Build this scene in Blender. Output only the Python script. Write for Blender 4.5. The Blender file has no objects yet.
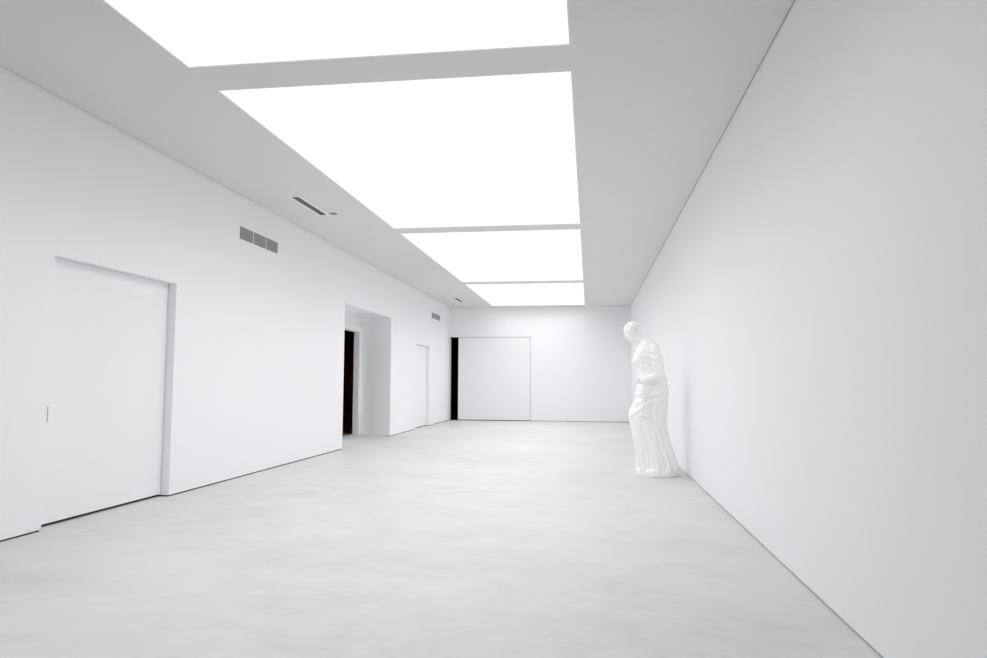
import bpy, bmesh, math, random
import numpy as np
from math import sin, cos, pi, exp, sqrt
from mathutils import Vector, Matrix

scene = bpy.context.scene
COL = scene.collection
random.seed(4)

# ------------------------------------------------------------------ dimensions (metres)
XL, XR = -4.687, 1.370          # left and right wall faces
YB, YN = 23.446, -4.0           # back wall face, wall behind the camera
HC = 3.8234                     # ceiling height
SL, SR = -3.2028, -0.1258       # luminous ceiling, left and right edge
GAP = 0.015                     # shadow gap under the walls

# ------------------------------------------------------------------ materials
def new_mat(name):
    m = bpy.data.materials.new(name)
    m.use_nodes = True
    nt = m.node_tree
    b = nt.nodes['Principled BSDF']
    return m, nt, b

def plain(name, col, rough=0.6, spec=0.3, bump=0.0, scale=60.0, var=0.0, vscale=2.0, metal=0.0):
    m, nt, b = new_mat(name)
    b.inputs['Base Color'].default_value = (*col, 1)
    b.inputs['Roughness'].default_value = rough
    b.inputs['Specular IOR Level'].default_value = spec
    b.inputs['Metallic'].default_value = metal
    tc = nt.nodes.new('ShaderNodeTexCoord')
    if var > 0:
        n = nt.nodes.new('ShaderNodeTexNoise'); n.inputs['Scale'].default_value = vscale
        n.inputs['Detail'].default_value = 5
        r = nt.nodes.new('ShaderNodeValToRGB')
        r.color_ramp.elements[0].position = 0.3; r.color_ramp.elements[1].position = 0.7
        r.color_ramp.elements[0].color = (*[c * (1 - var) for c in col], 1)
        r.color_ramp.elements[1].color = (*[min(1, c * (1 + var)) for c in col], 1)
        nt.links.new(tc.outputs['Object'], n.inputs['Vector'])
        nt.links.new(n.outputs['Fac'], r.inputs['Fac'])
        nt.links.new(r.outputs['Color'], b.inputs['Base Color'])
    if bump > 0:
        n = nt.nodes.new('ShaderNodeTexNoise'); n.inputs['Scale'].default_value = scale
        n.inputs['Detail'].default_value = 4
        bp = nt.nodes.new('ShaderNodeBump'); bp.inputs['Strength'].default_value = bump
        bp.inputs['Distance'].default_value = 0.004
        nt.links.new(tc.outputs['Object'], n.inputs['Vector'])
        nt.links.new(n.outputs['Fac'], bp.inputs['Height'])
        nt.links.new(bp.outputs['Normal'], b.inputs['Normal'])
    return m

WALL = plain('white_wall_paint', (0.893, 0.888, 0.908), 0.75, 0.2, bump=0.05, scale=90, var=0.006, vscale=0.8)
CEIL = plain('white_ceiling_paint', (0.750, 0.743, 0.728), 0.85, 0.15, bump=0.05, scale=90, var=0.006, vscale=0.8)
DOORM = plain('white_door_lacquer', (0.880, 0.876, 0.893), 0.55, 0.3, var=0.006, vscale=1.0)
GAPM = plain('dark_shadow_gap', (0.05, 0.05, 0.053), 0.8, 0.2, var=0.1, vscale=6)
GAPR = plain('grey_shadow_gap', (0.18, 0.18, 0.19), 0.8, 0.2, var=0.1, vscale=6)
CASING = plain('warm_white_gloss', (0.93, 0.93, 0.92), 0.4, 0.4, var=0.006, vscale=3)
BLACK = plain('unlit_space_black', (0.02, 0.02, 0.022), 0.9, 0.0, var=0.1, vscale=3)  # black colour stands in for the darkness of unlit spaces behind doors
DWOOD = plain('dark_brown_wood', (0.085, 0.034, 0.020), 0.7, 0.1, var=0.35, vscale=2.5)
GRILLE = plain('grey_painted_metal', (0.40, 0.41, 0.42), 0.5, 0.4, var=0.02, vscale=8)
GFRAME = plain('white_painted_metal', (0.95, 0.95, 0.955), 0.45, 0.4, var=0.01, vscale=8)
DGREY = plain('dark_grey_metal', (0.10, 0.10, 0.105), 0.6, 0.3, var=0.05, vscale=8)
MGREY = plain('mid_grey_metal', (0.20, 0.20, 0.205), 0.55, 0.4, var=0.05, vscale=8)
HANDLE = plain('satin_grey_metal', (0.36, 0.36, 0.37), 0.5, 0.4, var=0.03, vscale=8)
FRONT = plain('unseen_wall_dark_grey', (0.12, 0.12, 0.125), 0.8, 0.2, var=0.02, vscale=1)  # unseen wall made dark to cut light bounced from behind the camera
EDGE_SHADE = plain('edge_shade_grey', (0.40, 0.40, 0.395), 0.85, 0.1, var=0.02, vscale=4)  # grey puts the soft shade of the ceiling edge into the colour
LFRAME = plain('pale_grey_profile', (0.85, 0.85, 0.85), 0.5, 0.3, var=0.02, vscale=8)
PLASTER = plain('white_plaster', (0.96, 0.96, 0.962), 0.6, 0.3, bump=0.08, scale=120, var=0.008, vscale=9)

def concrete():
    m, nt, b = new_mat('pale_polished_concrete')
    N, L = nt.nodes, nt.links
    tc = N.new('ShaderNodeTexCoord')
    mp = N.new('ShaderNodeMapping'); mp.inputs['Scale'].default_value = (0.75, 1.0, 1)
    mp.inputs['Rotation'].default_value = (0, 0, 0.5)
    L.new(tc.outputs['Object'], mp.inputs['Vector'])
    def noise(scale, det, rough=0.55, dist=0.0):
        n = N.new('ShaderNodeTexNoise'); n.inputs['Scale'].default_value = scale
        n.inputs['Detail'].default_value = det; n.inputs['Roughness'].default_value = rough
        n.inputs['Distortion'].default_value = dist
        L.new(mp.outputs['Vector'], n.inputs['Vector']); return n
    n1 = noise(0.55, 4, 0.55, 0.6); n2 = noise(2.3, 8, 0.62, 1.2); n3 = noise(14, 6, 0.6)
    a = N.new('ShaderNodeMath'); a.operation = 'MULTIPLY_ADD'; a.inputs[1].default_value = 0.45
    L.new(n2.outputs['Fac'], a.inputs[0])
    s1 = N.new('ShaderNodeMath'); s1.operation = 'MULTIPLY'; s1.inputs[1].default_value = 0.45
    L.new(n1.outputs['Fac'], s1.inputs[0]); L.new(s1.outputs[0], a.inputs[2])
    c = N.new('ShaderNodeMath'); c.operation = 'MULTIPLY_ADD'; c.inputs[1].default_value = 0.10
    L.new(n3.outputs['Fac'], c.inputs[0]); L.new(a.outputs[0], c.inputs[2])
    r = N.new('ShaderNodeValToRGB')
    e = r.color_ramp.elements
    e[0].position = 0.36; e[0].color = (0.548, 0.560, 0.558, 1)
    e[1].position = 0.64; e[1].color = (0.665, 0.674, 0.680, 1)
    k = e.new(0.47); k.color = (0.605, 0.618, 0.618, 1)
    k = e.new(0.54); k.color = (0.634, 0.645, 0.648, 1)
    L.new(c.outputs[0], r.inputs['Fac'])
    # few pin holes and trowel specks
    v = N.new('ShaderNodeTexVoronoi'); v.inputs['Scale'].default_value = 1.6
    L.new(tc.outputs['Object'], v.inputs['Vector'])
    vr = N.new('ShaderNodeValToRGB'); vr.color_ramp.elements[0].position = 0.012; vr.color_ramp.elements[1].position = 0.03
    vr.color_ramp.elements[0].color = (0.82, 0.82, 0.82, 1); vr.color_ramp.elements[1].color = (1, 1, 1, 1)
    L.new(v.outputs['Distance'], vr.inputs['Fac'])
    mx = N.new('ShaderNodeMix'); mx.data_type = 'RGBA'; mx.blend_type = 'MULTIPLY'
    mx.inputs['Factor'].default_value = 1.0
    L.new(r.outputs['Color'], mx.inputs['A']); L.new(vr.outputs['Color'], mx.inputs['B'])
    L.new(mx.outputs['Result'], b.inputs['Base Color'])
    rr = N.new('ShaderNodeMapRange'); rr.inputs['To Min'].default_value = 0.42; rr.inputs['To Max'].default_value = 0.62
    L.new(n2.outputs['Fac'], rr.inputs['Value']); L.new(rr.outputs['Result'], b.inputs['Roughness'])
    b.inputs['Specular IOR Level'].default_value = 0.3
    bp = N.new('ShaderNodeBump'); bp.inputs['Strength'].default_value = 0.06; bp.inputs['Distance'].default_value = 0.004
    L.new(n2.outputs['Fac'], bp.inputs['Height']); L.new(bp.outputs['Normal'], b.inputs['Normal'])
    return m
FLOORM = concrete()

def planks():
    m, nt, b = new_mat('brown_wood_floor')
    N, L = nt.nodes, nt.links
    tc = N.new('ShaderNodeTexCoord')
    mp = N.new('ShaderNodeMapping'); mp.inputs['Scale'].default_value = (1, 9, 1)
    L.new(tc.outputs['Object'], mp.inputs['Vector'])
    n = N.new('ShaderNodeTexNoise'); n.inputs['Scale'].default_value = 2.5; n.inputs['Detail'].default_value = 6
    L.new(mp.outputs['Vector'], n.inputs['Vector'])
    r = N.new('ShaderNodeValToRGB')
    r.color_ramp.elements[0].color = (0.20, 0.095, 0.04, 1); r.color_ramp.elements[1].color = (0.42, 0.24, 0.12, 1)
    r.color_ramp.elements[0].position = 0.3; r.color_ramp.elements[1].position = 0.7
    L.new(n.outputs['Fac'], r.inputs['Fac']); L.new(r.outputs['Color'], b.inputs['Base Color'])
    b.inputs['Roughness'].default_value = 0.55
    return m
WOODFLOOR = planks()

def lightmat():
    m = bpy.data.materials.new('luminous_ceiling_fabric'); m.use_nodes = True
    nt = m.node_tree; nt.nodes.clear()
    out = nt.nodes.new('ShaderNodeOutputMaterial'); em = nt.nodes.new('ShaderNodeEmission')
    em.inputs['Color'].default_value = (1.0, 1.0, 1.0, 1); em.inputs['Strength'].default_value = PANEL
    nt.links.new(em.outputs[0], out.inputs['Surface'])
    return m
PANEL = 1.06
LIGHT = lightmat()

# ------------------------------------------------------------------ mesh helpers
def box(bm, x0, x1, y0, y1, z0, z1):
    vs = [bm.verts.new((x, y, z)) for x in (x0, x1) for y in (y0, y1) for z in (z0, z1)]
    for f in ((0, 1, 3, 2), (4, 6, 7, 5), (0, 4, 5, 1), (2, 3, 7, 6), (0, 2, 6, 4), (1, 5, 7, 3)):
        bm.faces.new([vs[i] for i in f])

def boxes(*bs):
    bm = bmesh.new()
    for b in bs: box(bm, *b)
    return bm

def obj(name, bm, mat, parent=None, smooth=False, bevel=0.0):
    bmesh.ops.recalc_face_normals(bm, faces=bm.faces)
    me = bpy.data.meshes.new(name); bm.to_mesh(me); bm.free()
    me.materials.append(mat)
    if smooth:
        for p in me.polygons: p.use_smooth = True
    o = bpy.data.objects.new(name, me); COL.objects.link(o)
    if parent: 
        o.parent = parent
        o.location = -parent.location          # meshes are given in room coordinates
    if bevel > 0:
        md = o.modifiers.new('bevel', 'BEVEL'); md.width = bevel; md.segments = 2; md.limit_method = 'ANGLE'
    return o

def struct(name, bm, mat, parent=None, **k):
    o = obj(name, bm, mat, parent, **k)
    if parent is None: o['kind'] = 'structure'
    return o

def thing(name, label, cat, loc, group=None):
    o = bpy.data.objects.new(name, None); o.empty_display_size = 0.1
    COL.objects.link(o); o.location = loc
    o['label'] = label; o['category'] = cat
    if group: o['group'] = group
    return o

def dup(root, shift, label, group):
    r = root.copy(); COL.objects.link(r); r.location = root.location + Vector(shift)
    r['label'] = label; r['group'] = group
    for ch in list(root.children):
        c = ch.copy(); COL.objects.link(c); c.parent = r
        for g in list(ch.children):
            d = g.copy(); COL.objects.link(d); d.parent = c
    return r

# ------------------------------------------------------------------ the shell
TH = 0.25
D1 = (5.570, 7.426, 2.410)       # large flush door in the left wall
NI = (13.018, 16.245, 2.812)     # niche
D3 = (18.680, 20.320, 2.330)     # far flush door in the left wall
NX = -5.430                      # niche back face
ND = (14.85, 16.130, 2.485)      # door opening in the niche back
BD = (-4.687, -1.947, 2.810)     # opening in the back wall

struct('floor', boxes((NX - 0.10, XR + TH, YN - TH, YB + 0.12, -0.2, 0)), FLOORM)

xl0, xl1 = XL - TH, XL
wl = [(xl0, xl1, YN, D1[0], GAP, HC + .2), (xl0, xl1, D1[0], D1[1], D1[2], HC + .2),
      (xl0, xl1, D1[1], NI[0], GAP, HC + .2), (xl0, xl1, NI[0], NI[1], NI[2], HC + .2),
      (xl0, xl1, NI[1], D3[0], GAP, HC + .2), (xl0, xl1, D3[0], D3[1], D3[2], HC + .2),
      (xl0, xl1, D3[1], YB, GAP, HC + .2),
      # the deep niche
      (NX, xl0, NI[0] - .1, NI[0], 0, NI[2] + .1), (NX, xl0, NI[1], NI[1] + .1, 0.006, NI[2] + .1),
      (NX, xl0, NI[0], NI[1], NI[2], NI[2] + .1),
      (NX - .12, NX, NI[0] - .1, ND[0], 0, NI[2] + .1), (NX - .12, NX, ND[1], NI[1] + .1, 0, NI[2] + .1),
      (NX - .12, NX, ND[0], ND[1], ND[2], NI[2] + .1)]
struct('wall_left', boxes(*wl), WALL)
struct('wall_right', boxes((XR - .002, XR + TH, YN, YB, 0.010, HC + .2)), WALL)
struct('wall_back', boxes((BD[1], XR + TH, YB, YB + .2, GAP, HC + .2), (BD[0], BD[1], YB, YB + .2, BD[2], HC + .2),
                          (XL - TH, BD[0], YB, YB + .2, GAP, HC + .2)), WALL)
struct('wall_front', boxes((XL - TH, XR + TH, YN - TH, YN, 0, HC + .2)), FRONT)
# recessed dark bases that make the shadow gap below the walls
struct('baseboard_left', boxes(*[(xl0 + .02, XL - .008, a, b, 0, GAP) for a, b in
       ((YN, D1[0] - .012), (D1[1] + .008, NI[0] - .012), (NI[1] + .008, D3[0] - .012), (D3[1] + .008, YB))]), GAPM)
struct('baseboard_right', boxes((XR + .010, XR + TH - .02, YN, YB, 0, 0.010)), GAPR)
struct('baseboard_back', boxes((BD[1] + .02, XR, YB + .008, YB + .18, 0, GAP)), GAPR)

# ceiling with four bays for the luminous panels
RECESS = 0.008                   # the stretched fabric sits just inside each bay
BAYS = [(1.9, 5.124), (5.565, 11.150), (11.528, 17.466), (17.846, 23.10)]
CG = .013                        # narrow gap added round the ceiling, stands in for soft corner shade
ce = [(XL + CG, SL, YN + CG, YB - CG, HC, HC + .2), (SR, XR - CG, YN + CG, YB - CG, HC, HC + .2)]
ys = [YN + CG] + [v for b in BAYS for v in b] + [YB - CG]
for i in range(0, len(ys), 2): ce.append((SL, SR, ys[i], ys[i + 1], HC, HC + .2))
struct('ceiling', boxes(*ce), CEIL)

cz0, cz1 = HC + .014, HC + .04
struct('trim_edge_shade', boxes((XL, XL + CG, YN, YB, cz0, cz1), (XR - CG, XR, YN, YB, cz0, cz1),
                       (XL + CG, XR - CG, YN, YN + CG, cz0, cz1), (XL + CG, XR - CG, YB - CG, YB, cz0, cz1)), EDGE_SHADE)  # grey strips added to draw the shade where ceiling meets wall
LAB = ['luminous white ceiling panel nearest the viewer, cut off by the top of the photo',
       'large luminous white ceiling panel, second from the viewer, between the two widest beams',
       'luminous white ceiling panel between the narrow beam and the thin far beam',
       'luminous white ceiling panel farthest away, ending at the back wall']
for (a, b), lab in zip(BAYS, LAB):
    t = thing('ceiling_light_panel', lab, 'ceiling light', ((SL + SR) / 2, (a + b) / 2, HC), 'luminous ceiling panels')
    obj('diffuser', boxes((SL + .008, SR - .008, a + .008, b - .008, HC + RECESS, HC + RECESS + .02)), LIGHT, t)
    obj('frame', boxes((SL, SL + .008, a, b, HC + .0005, HC + RECESS), (SR - .008, SR, a, b, HC + .0005, HC + RECESS),
                       (SL + .008, SR - .008, a, a + .008, HC + .0005, HC + RECESS),
                       (SL + .008, SR - .008, b - .008, b, HC + .0005, HC + RECESS)), LFRAME, t)

# area lamps added just below the fabric to throw the panels' light mostly downwards
LAMP_W, LAMP_SPREAD = 4.2, math.radians(148)
for (a, b) in BAYS:
    ld = bpy.data.lights.new('ceiling_lamp', 'AREA'); ld.shape = 'RECTANGLE'
    ld.size = SR - SL - .03; ld.size_y = b - a - .03
    ld.energy = LAMP_W * ld.size * ld.size_y; ld.spread = LAMP_SPREAD
    lo = bpy.data.objects.new('ceiling_lamp', ld); COL.objects.link(lo)
    lo.location = ((SL + SR) / 2, (a + b) / 2, HC + RECESS - .003)

# ------------------------------------------------------------------ doors and the rooms behind them
d = struct('door_1', boxes((XL - .150, XL - .098, D1[0] - .05, D1[1] - .010, 0.028, D1[2] - .004)), DOORM)
obj('door_handle', boxes((XL - .098, XL - .086, D1[0] + .015, D1[0] + .118, 0.925, 1.066)), HANDLE, d, bevel=.003)
struct('dark_backing_1', boxes((XL - .20, XL - .152, D1[0] - .05, D1[1], 0.0, D1[2])), BLACK)  # black sheet behind the leaf for the dark in the door gap

d = struct('door_3', boxes((XL - .130, XL - .086, D3[0] - .05, D3[1] - .008, 0.024, D3[2] - .004)), DOORM)
struct('dark_backing_3', boxes((XL - .20, XL - .132, D3[0] - .05, D3[1], 0.0, D3[2])), BLACK)  # black backing added so the gap under this leaf looks unlit

# niche doorway: white casing and lining
cw, ct = .105, .022
struct('trim_2', boxes((NX, NX + ct, ND[0] - cw, ND[0], 0, ND[2] + cw), (NX, NX + ct, ND[1], ND[1] + cw, 0, ND[2] + cw),
                       (NX, NX + ct, ND[0], ND[1], ND[2], ND[2] + cw),
                       (NX - .13, NX, ND[1] - .018, ND[1], 0, ND[2]), (NX - .13, NX, ND[0], ND[0] + .018, 0, ND[2]),
                       (NX - .13, NX, ND[0] + .018, ND[1] - .018, ND[2] - .018, ND[2])), CASING)
# gentle ramp up to the niche door
bm = bmesh.new()
prof = [(XL - .02, -.01), (XL - .02, .0005), (NX, .055), (NX - .12, .055), (NX - .12, -.01)]
va = [bm.verts.new((x, NI[0], z)) for x, z in prof]; vb = [bm.verts.new((x, NI[1], z)) for x, z in prof]
bm.faces.new(va); bm.faces.new(list(reversed(vb)))
for i in range(5): bm.faces.new((va[i], va[(i + 1) % 5], vb[(i + 1) % 5], vb[i]))
struct('floor_niche', bm, FLOORM)
# dim wood-lined passage behind the niche
px0, px1, py0, py1 = NX - 2.2, NX - .13, 13.6, 17.6
struct('floor_passage', boxes((px0, NX - .12, py0, py1, -.2, .054)), WOODFLOOR)
struct('wall_passage', boxes((px0 - .1, px0, py0, py1, 0, 2.9), (px0, px1, py1, py1 + .1, 0, 2.9), (px0, px1, py0 - .1, py0, 0, 2.9),
                             (px1 - .01, px1, py0, ND[0], 0, 2.9), (px1 - .01, px1, ND[1], py1, 0, 2.9),
                             (px1 - .01, px1, ND[0], ND[1], ND[2], 2.9)), DWOOD)
struct('ceiling_passage', boxes((px0, px1, py0, py1, 2.9, 3.0)), DWOOD)

# big sliding door in the back wall, pulled a little open
d = struct('door_4', boxes((-4.405, BD[1] - .012, YB + .018, YB + .075, 0.024, BD[2] - .012)), DOORM)
struct('trim_4', boxes((BD[0], BD[1], YB + .10, YB + .19, BD[2] - .02, BD[2]), (BD[0], BD[1], YB + .08, YB + .19, 0, .012)), BLACK)
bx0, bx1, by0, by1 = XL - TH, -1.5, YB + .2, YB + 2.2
struct('wall_beyond', boxes((bx0 - .1, bx0, by0, by1, 0, 3.1), (bx1, bx1 + .1, by0, by1, 0, 3.1), (bx0, bx1, by1, by1 + .1, 0, 3.1)), BLACK)  # coloured black to stand in for an unlit room
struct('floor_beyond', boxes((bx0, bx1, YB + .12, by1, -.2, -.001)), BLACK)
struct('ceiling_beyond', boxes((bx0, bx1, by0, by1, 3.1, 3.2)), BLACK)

# ------------------------------------------------------------------ ventilation
gy0, gy1, gz0, gz1 = 8.828, 9.996, 3.222, 3.396
t = thing('wall_grille', 'grey three-section air grille high on the left wall, near the tall flush door', 'vent grille',
          (XL, (gy0 + gy1) / 2, gz0), 'air grilles on the left wall')
fw = .022
obj('frame', boxes((XL, XL + .008, gy0 - fw, gy1 + fw, gz1, gz1 + fw), (XL, XL + .008, gy0 - fw, gy1 + fw, gz0 - fw, gz0),
                   (XL, XL + .008, gy0 - fw, gy0, gz0, gz1), (XL, XL + .008, gy1, gy1 + fw, gz0, gz1)), GFRAME, t, bevel=.002)
obj('backing', boxes((XL, XL + .002, gy0, gy1, gz0, gz1)), DGREY, t)
w3 = (gy1 - gy0) / 3
for i in range(3):
    a, b = gy0 + w3 * i + (.008 if i else 0), gy0 + w3 * (i + 1) - (.008 if i < 2 else 0)
    bm = bmesh.new()
    for k in range(8):
        z = gz0 + (k + .5) * (gz1 - gz0) / 8
        box(bm, XL + .002, XL + .010, a, b, z - .0052, z + .0052)
    for k in range(1, 16):
        y = a + k * (b - a) / 16
        box(bm, XL + .002, XL + .0075, y - .0035, y + .0035, gz0, gz1)
    obj('louvre', bm, GRILLE, t)
for i in (1, 2):
    y = gy0 + w3 * i
    obj('mullion', boxes((XL, XL + .008, y - .008, y + .008, gz0, gz1)), GFRAME, t)
dup(t, (0, 11.72, -.012), 'small grey air grille high on the left wall, next to the back corner', 'air grilles on the left wall')

sx0, sx1, sy0, sy1 = -4.042, -3.936, 9.00, 10.065
t = thing('slot_diffuser', 'long dark slot air diffuser with white rim in the ceiling, nearer one', 'vent slot',
          ((sx0 + sx1) / 2, (sy0 + sy1) / 2, HC), 'slot diffusers in the ceiling')
fw = .030
obj('frame', boxes((sx0 - fw, sx0, sy0 - fw, sy1 + fw, HC - .010, HC), (sx1, sx1 + fw, sy0 - fw, sy1 + fw, HC - .010, HC),
                   (sx0, sx1, sy0 - fw, sy0, HC - .010, HC), (sx0, sx1, sy1, sy1 + fw, HC - .010, HC)), GFRAME, t, bevel=.002)
obj('backing', boxes((sx0, sx1, sy0, sy1, HC - .002, HC)), DGREY, t)
for k in range(1, 4):
    x = sx0 + k * (sx1 - sx0) / 4
    obj('blade', boxes((x - .005, x + .005, sy0, sy1, HC - .009, HC - .002)), MGREY, t)
dup(t, (0, 11.70, 0), 'short-looking dark slot air diffuser in the ceiling near the back wall', 'slot diffusers in the ceiling')

# small round fitting beside the slot
t = thing('smoke_detector', 'tiny round grey fitting on the ceiling at the end of the nearer slot', 'ceiling sensor', (-3.81, 10.00, HC))
bm = bmesh.new()
bmesh.ops.create_cone(bm, cap_ends=True, segments=32, radius1=.060, radius2=.066, depth=.006, matrix=Matrix.Translation((-3.81, 10.0, HC - .003)))
obj('base', bm, GRILLE, t)
bm = bmesh.new()
bmesh.ops.create_cone(bm, cap_ends=True, segments=32, radius1=.034, radius2=.042, depth=.005, matrix=Matrix.Translation((-3.81, 10.0, HC - .0085)))
obj('sensor_cap', bm, MGREY, t)

# ------------------------------------------------------------------ plaster statue
def ell(bm, c, r, rot=None, seg=24):
    M = Matrix.Translation(c)
    if rot is not None: M = M @ rot.to_4x4()
    M = M @ Matrix.Diagonal((*r, 1))
    bmesh.ops.create_uvsphere(bm, u_segments=seg, v_segments=seg // 2 + 2, radius=1, matrix=M)

def caps(bm, a, b, ra, rb, n=None):
    a, b = Vector(a), Vector(b)
    L = (b - a).length
    n = n or max(2, int(L / (min(ra, rb) * .35)))
    for i in range(n + 1):
        f = i / n
        ell(bm, a.lerp(b, f), [ra + (rb - ra) * f] * 3, seg=16)

def fuse(bm, voxel, smooth_n):
    """union of the overlapping volumes as one continuous skin"""
    me = bpy.data.meshes.new('tmp'); bm.to_mesh(me); bm.free()
    o = bpy.data.objects.new('tmp', me); COL.objects.link(o)
    r = o.modifiers.new('r', 'REMESH'); r.mode = 'VOXEL'; r.voxel_size = voxel
    s = o.modifiers.new('s', 'SMOOTH'); s.iterations = smooth_n; s.factor = .5
    bpy.context.view_layer.update()
    dg = bpy.context.evaluated_depsgraph_get()
    out = bpy.data.meshes.new_from_object(o.evaluated_get(dg))
    bpy.data.objects.remove(o); bpy.data.meshes.remove(me)
    return out

def displace(me, fn):
    n = len(me.vertices)
    co = np.empty(n * 3, np.float32); me.vertices.foreach_get('co', co); co = co.reshape(-1, 3).astype(float)
    no = np.array([v.normal[:] for v in me.vertices])
    d = fn(co, no)
    co = co + (d if d.ndim == 2 else no * d[:, None])
    me.vertices.foreach_set('co', co.astype(np.float32).ravel()); me.update()

def mesh_obj(name, me, mat, parent):
    me.name = name
    me.materials.clear(); me.materials.append(mat)
    for p in me.polygons: p.use_smooth = True
    o = bpy.data.objects.new(name, me); COL.objects.link(o); o.parent = parent
    return o

def sstep(a, b, x):
    t = np.clip((x - a) / (b - a), 0, 1); return t * t * (3 - 2 * t)

# local frame of the statue: x to the viewer's right, -y towards the viewer, z up; the figure faces -x and a little to -y
stat = thing('statue', 'white plaster statue of a standing draped figure beside the right wall', 'statue', (0.95, 10.22, 0))
stat.rotation_euler = (0, 0, math.radians(-4))

PZ = [0.06, 0.14, 0.30, 0.45, 0.60, 0.72, 0.82, 0.92, 1.02, 1.12, 1.25, 1.38, 1.50, 1.60, 1.70, 1.80, 1.87, 1.92]
PL = [-.285, -.280, -.283, -.310, -.345, -.380, -.398, -.376, -.325, -.282, -.248, -.240, -.262, -.308, -.300, -.262, -.225, -.205]
PR = [.262, .250, .205, .160, .128, .120, .128, .140, .148, .150, .142, .112, .088, .076, .062, .036, -.010, -.060]
PW = [.250, .245, .235, .225, .220, .215, .215, .220, .225, .225, .205, .195, .205, .222, .232, .225, .165, .09]

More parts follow.
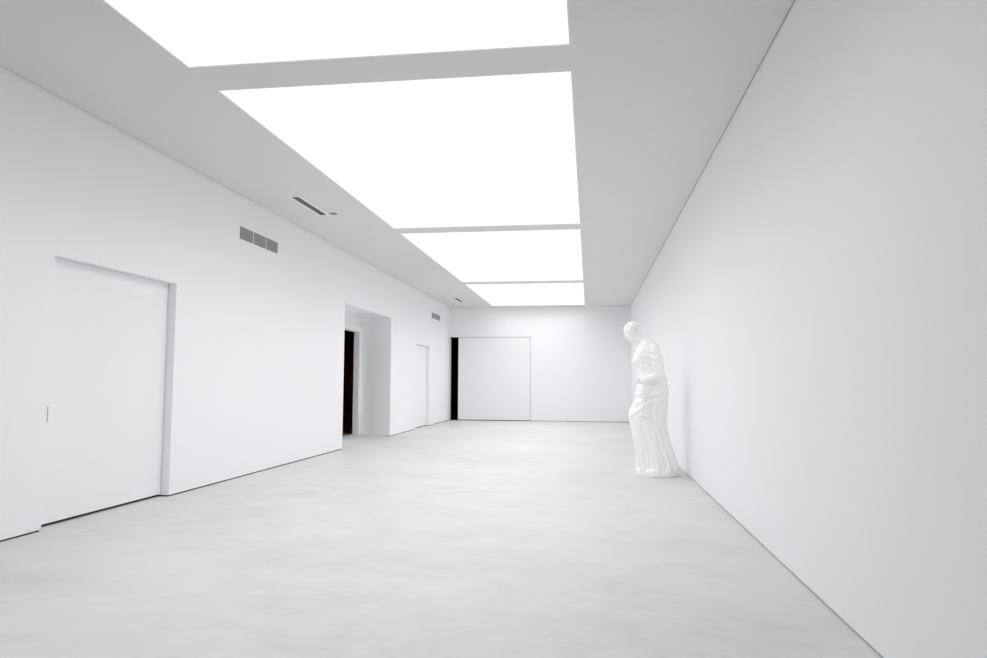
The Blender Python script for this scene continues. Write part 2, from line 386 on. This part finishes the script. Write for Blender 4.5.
def robe_mesh():
    bm = bmesh.new()
    nz, nt = 120, 96
    zs = np.linspace(PZ[0], PZ[-1], nz)
    uL = np.interp(zs, PZ, PL); uR = np.interp(zs, PZ, PR); W = np.interp(zs, PZ, PW)
    k = np.array([.25, .5, .25])
    for _ in range(6):
        for arr in (uL, uR, W): arr[1:-1] = np.convolve(arr, k, 'valid')
    rings = []
    for z, a, b, w in zip(zs, uL, uR, W):
        c, h = (a + b) / 2, (b - a) / 2
        ring = []
        for j in range(nt):
            th = 2 * pi * j / nt
            ct_, st_ = cos(th), sin(th)
            e = 0.88
            x = c + h * math.copysign(abs(ct_) ** e, ct_)
            y = w * math.copysign(abs(st_) ** e, st_)
            ring.append(bm.verts.new((x, y, z)))
        rings.append(ring)
    for r0, r1 in zip(rings, rings[1:]):
        for j in range(nt):
            bm.faces.new((r0[j], r0[(j + 1) % nt], r1[(j + 1) % nt], r1[j]))
    bm.faces.new(list(reversed(rings[0]))); bm.faces.new(rings[-1])
    # shoulders, near arm bent across the waist under the cloth, far arm raised to the chest
    ell(bm, (-.030, -.185, 1.765), (.075, .070, .085)); ell(bm, (-.130, .185, 1.765), (.075, .070, .085))
    caps(bm, (-.020, -.205, 1.74), (.030, -.232, 1.40), .068, .060)
    caps(bm, (.030, -.232, 1.40), (-.150, -.232, 1.335), .062, .055)
    caps(bm, (-.10, -.232, 1.35), (-.155, -.228, 1.335), .058, .056)
    caps(bm, (-.130, .205, 1.74), (-.130, .235, 1.44), .066, .058)
    caps(bm, (-.130, .235, 1.44), (-.275, .09, 1.585), .058, .050)
    # chest
    ell(bm, (-.215, -.085, 1.60), (.090, .085, .080)); ell(bm, (-.245, .065, 1.60), (.080, .085, .080))
    # cloth end hanging from the forearm
    for k_ in range(9):
        f = k_ / 8
        ell(bm, (-.165 - .02 * f + .010 * sin(k_ * 1.7), -.225 - .012 * f, 1.32 - .46 * f), (.050 + .022 * f, .028, .06), seg=14)
    # forward knee and shin, standing leg
    ell(bm, (-.300, -.075, .83), (.098, .095, .13))
    caps(bm, (-.30, -.08, .80), (-.215, -.12, .18), .088, .062)
    caps(bm, (-.02, .05, 1.0), (.0, .03, .2), .15, .12)
    me = fuse(bm, .0085, 4)

    def folds(co, no):
        x, y, z = co.T
        cx = np.interp(z, PZ, [(a + b) / 2 for a, b in zip(PL, PR)])
        th = np.arctan2(y, (x - cx) * .8)
        d = np.zeros(len(co))
        side = (1 - np.abs(no[:, 2])) ** .5
        # long folds of the skirt, deeper towards the ground, quiet over the knee
        lo = 1 - sstep(.95, 1.16, z)
        knee = np.exp(-(((x + .33) / .10) ** 2 + ((y + .10) / .13) ** 2 + ((z - .80) / .17) ** 2))
        shin = np.exp(-(((x + .30) / .09) ** 2 + ((y + .12) / .11) ** 2)) * (1 - sstep(.7, .9, z)) * .55
        amp = (.011 + .028 * (1 - sstep(.05, .95, z))) * lo * np.clip(1 - knee - shin, .08, 1)
        ph = 13 * th + 2.4 * np.sin(2 * th + 1.0) + .9 * np.sin(3.1 * z + 2 * th) + 2.2 * z
        w1 = np.abs(np.sin(ph / 2)) ** .75 * 2 - 1.25
        w2 = np.sin(27 * th + 3.0 * np.sin(2.2 * z + th) + 1.0)
        d += amp * (w1 * .95 + w2 * .28)
        # sweeping folds from the knee to the far hip
        q = z - .92 - .55 * (x + .36)
        sw = np.sin(q * 62 + 1.5 * np.sin(x * 9)) * np.exp(-(q / .16) ** 2) * (1 - sstep(-.12, .05, y))
        d += .0085 * sw * np.clip(1 - .5 * knee, 0, 1)
        # overfold of the robe: an extra layer that ends in a wavy hem at the hip
        hem = 1.125 + .022 * np.sin(3 * th + .6) + .008 * np.sin(7 * th) - .05 * np.exp(-((th + 1.9) / .5) ** 2)
        over = sstep(-.006, .006, z - hem)
        d += .017 * over * (1 - sstep(1.62, 1.80, z))
        up = over * (1 - sstep(1.66, 1.84, z))
        pl = 15 * th + 1.4 * np.sin(5 * z) + 1.2 * np.sin(2 * th)
        d += .0085 * up * (np.abs(np.sin(pl / 2)) ** .8 * 2 - 1.25)
        # belt drawn in at the waist with the cloth bloused over it
        d += -.018 * np.exp(-((z - 1.285 - .02 * np.sin(th)) / .016) ** 2) + .010 * np.exp(-((z - 1.345) / .03) ** 2)
        # drooping folds of the upper robe
        v = z - 1.70 + 1.1 * np.abs(y + .01) * .6
        d += .006 * np.sin(v * 75) * sstep(1.48, 1.56, z) * (1 - sstep(1.76, 1.84, z)) * (no[:, 0] < .2)
        # crumpled sleeves
        slv = ((y < -.17) | (y > .17)) * (z > 1.28) * (z < 1.80)
        q = z * 1.0 + .55 * x + .10 * np.sin(x * 17 + z * 9)
        d += .0065 * slv * (np.abs(np.sin(q * 34)) ** .8 * 2 - 1.25) * sstep(1.30, 1.36, z) * (1 - sstep(1.68, 1.78, z))
        # hanging cloth end
        hang = np.exp(-((x + .175) / .075) ** 2) * (y < -.2) * (z < 1.32) * (z > .80)
        d += .007 * hang * np.sin((x + .02 * np.sin(6 * z)) * 210)
        return d * np.clip(side, 0, 1)
    displace(me, folds)
    return me
robe = mesh_obj('robe', robe_mesh(), PLASTER, stat)

# head, neck and collar bones: one continuous body
HCEN = Vector((-.352, -.015, 2.020))
fx = Vector((-.80, -.42, -.43)).normalized()          # where the face looks
ux = (Vector((-.20, -.02, 1)) - fx * Vector((-.20, -.02, 1)).dot(fx)).normalized()
sx = ux.cross(fx).normalized()                        # towards the figure's left
R = Matrix((fx, sx, ux)).transposed()                 # head axes -> statue axes: (forward, left, up)
def hp(f, s, u): return HCEN + R @ Vector((f, s, u))
def body_mesh():
    bm = bmesh.new()
    # torso core hidden by the robe, neck, collar
    ell(bm, (-.13, 0, 1.70), (.11, .17, .17)); ell(bm, (-.10, 0, 1.79), (.085, .17, .075))
    caps(bm, (-.115, 0, 1.80), hp(-.045, 0, -.05), .077, .066)
    caps(bm, (-.15, 0, 1.82), hp(.0, 0, -.07), .05, .045)
    # arms inside the sleeves and the near hand closing on the cloth
    caps(bm, (-.02, -.12, 1.74), (-.020, -.205, 1.72), .05, .05); caps(bm, (-.020, -.205, 1.72), (.030, -.232, 1.40), .05, .042)
    caps(bm, (.030, -.232, 1.40), (-.185, -.230, 1.325), .042, .029)
    ell(bm, (-.222, -.232, 1.318), (.044, .026, .038), Matrix.Rotation(.3, 3, 'Y'))
    for k_, (dy, ln) in enumerate(((-.012, .032), (-.016, .036), (-.016, .034), (-.010, .028))):
        zz = 1.345 - .020 * k_
        a0 = (-.250, -.236, zz); a1 = (-.250 - ln, -.246 + dy * .3, zz - .010); a2 = (-.262 - ln * .7, -.222, zz - .020)
        caps(bm, a0, a1, .0105, .0095); caps(bm, a1, a2, .0095, .0085)
    caps(bm, (-.205, -.245, 1.345), (-.240, -.262, 1.362), .0115, .0105); caps(bm, (-.240, -.262, 1.362), (-.268, -.255, 1.350), .0105, .009)
    # skull and face
    ell(bm, hp(-.018, 0, .028), (.112, .090, .100), R); ell(bm, hp(.035, 0, -.035), (.070, .071, .092), R)
    ell(bm, hp(.062, 0, -.098), (.034, .032, .028), R); ell(bm, hp(.02, 0, -.08), (.055, .06, .045), R)
    for s in (-1, 1):
        ell(bm, hp(.064, s * .042, -.030), (.032, .026, .024), R)          # cheek
        ell(bm, hp(.074, s * .033, .022), (.016, .028, .010), R)           # brow
        ell(bm, hp(.079, s * .034, .002), (.0155, .0165, .0125), R)        # eye
        ell(bm, hp(-.012, s * .090, -.012), (.019, .008, .031), R)         # ear
    ell(bm, hp(.082, 0, .020), (.012, .018, .012), R)
    caps(bm, hp(.097, 0, .016), hp(.120, 0, -.034), .0085, .0125)
    for s in (-1, 1): ell(bm, hp(.106, s * .012, -.038), (.011, .008, .008), R)
    ell(bm, hp(.099, 0, -.062), (.0125, .024, .0065), R); ell(bm, hp(.096, 0, -.074), (.0125, .020, .0070), R)
    me = fuse(bm, .0042, 3)
    Ri = np.array(R.transposed())
    def carve(co, no):
        p = (co - np.array(HCEN)) @ Ri.T
        d = np.zeros(len(co))
        for s in (-1, 1):
            d -= .006 * np.exp(-(((p[:, 1] - s * .017) / .009) ** 2 + ((p[:, 2] - .006) / .013) ** 2)) * (p[:, 0] > .05)
            d -= .005 * np.exp(-(((p[:, 1] - s * .034) / .022) ** 2 + ((p[:, 2] - .0145) / .004) ** 2)) * (p[:, 0] > .05)
        d -= .005 * np.exp(-((p[:, 1] / .022) ** 2 + ((p[:, 2] + .0685) / .003) ** 2)) * (p[:, 0] > .07)
        return d
    displace(me, carve)
    return me
mesh_obj('body', body_mesh(), PLASTER, stat)

def hair_mesh():
    bm = bmesh.new()
    ell(bm, hp(-.036, 0, .050), (.112, .101, .090), R)
    ell(bm, hp(-.065, 0, .012), (.080, .096, .085), R)
    ell(bm, hp(-.140, 0, .010), (.042, .048, .044), R)
    for s in (-1, 1):
        caps(bm, hp(.034, s * .018, .104), hp(.010, s * .078, .058), .022, .022)
        caps(bm, hp(.030, s * .080, .050), hp(-.05, s * .092, -.008), .024, .022)
        caps(bm, hp(-.05, s * .090, -.010), hp(-.115, s * .03, -.005), .024, .024)
    me = fuse(bm, .005, 2)
    Ri = np.array(R.transposed())
    def waves(co, no):
        p = (co - np.array(HCEN)) @ Ri.T
        a = np.arctan2(p[:, 2] - .02, p[:, 0] + .03)
        d = .0042 * np.sin(13 * a + 2 * np.sin(p[:, 1] * 55))
        d += .0025 * np.sin(p[:, 1] * 190 + 6 * np.sin(3 * a))
        d -= .007 * np.exp(-(p[:, 1] / .006) ** 2) * (p[:, 2] > .05)           # parting
        bn = np.exp(-((p[:, 0] + .112) / .012) ** 2)
        return d - .006 * bn
    displace(me, waves)
    return me
mesh_obj('hair', hair_mesh(), PLASTER, stat)

def plinth_mesh():
    bm = bmesh.new()
    n = 72
    rings = []
    for z, s in ((0, 1.0), (.012, 1.015), (.05, 1.0), (.085, .97), (.105, .92), (.110, .85)):
        ring = []
        for j in range(n):
            th = 2 * pi * j / n
            wob = 1 + .035 * sin(3 * th + .7) + .02 * sin(7 * th + 2) + .008 * sin(13 * th + 9 * z)
            ring.append(bm.verts.new((-.018 + .288 * s * wob * cos(th), .272 * s * wob * sin(th), z)))
        rings.append(ring)
    for r0, r1 in zip(rings, rings[1:]):
        for j in range(n): bm.faces.new((r0[j], r0[(j + 1) % n], r1[(j + 1) % n], r1[j]))
    bm.faces.new(list(reversed(rings[0]))); bm.faces.new(rings[-1])
    me = bpy.data.meshes.new('plinth'); bmesh.ops.recalc_face_normals(bm, faces=bm.faces); bm.to_mesh(me); bm.free()
    return me
mesh_obj('plinth', plinth_mesh(), PLASTER, stat)

# ------------------------------------------------------------------ world, camera, view
w = bpy.data.worlds.new('world'); scene.world = w; w.use_nodes = True
w.node_tree.nodes['Background'].inputs['Color'].default_value = (0, 0, 0, 1)
w.node_tree.nodes['Background'].inputs['Strength'].default_value = 0

f, yaw, pit, rol = 701.2124, .1357, .0751, .0042
fwv = Vector((-sin(yaw) * cos(pit), cos(yaw) * cos(pit), sin(pit)))
rt = Vector((cos(yaw), sin(yaw), 0)); up = rt.cross(fwv)
r2 = rt * cos(rol) + up * sin(rol); u2 = -rt * sin(rol) + up * cos(rol)
cd = bpy.data.cameras.new('camera'); cam = bpy.data.objects.new('camera', cd); COL.objects.link(cam)
cd.sensor_width = 36; cd.sensor_fit = 'HORIZONTAL'; cd.lens = f * 36 / 987
cd.clip_start = .05; cd.clip_end = 200
M = Matrix((r2, u2, -fwv)).transposed().to_4x4(); M.translation = (0, 0, 1.3)
cam.matrix_world = M
scene.camera = cam

scene.cycles.max_bounces = 16; scene.cycles.diffuse_bounces = 12; scene.cycles.glossy_bounces = 4
scene.view_settings.view_transform = 'Standard'; scene.view_settings.look = 'None'
scene.view_settings.gamma = 1; scene.view_settings.use_curve_mapping = False
scene.view_settings.exposure = 0.0
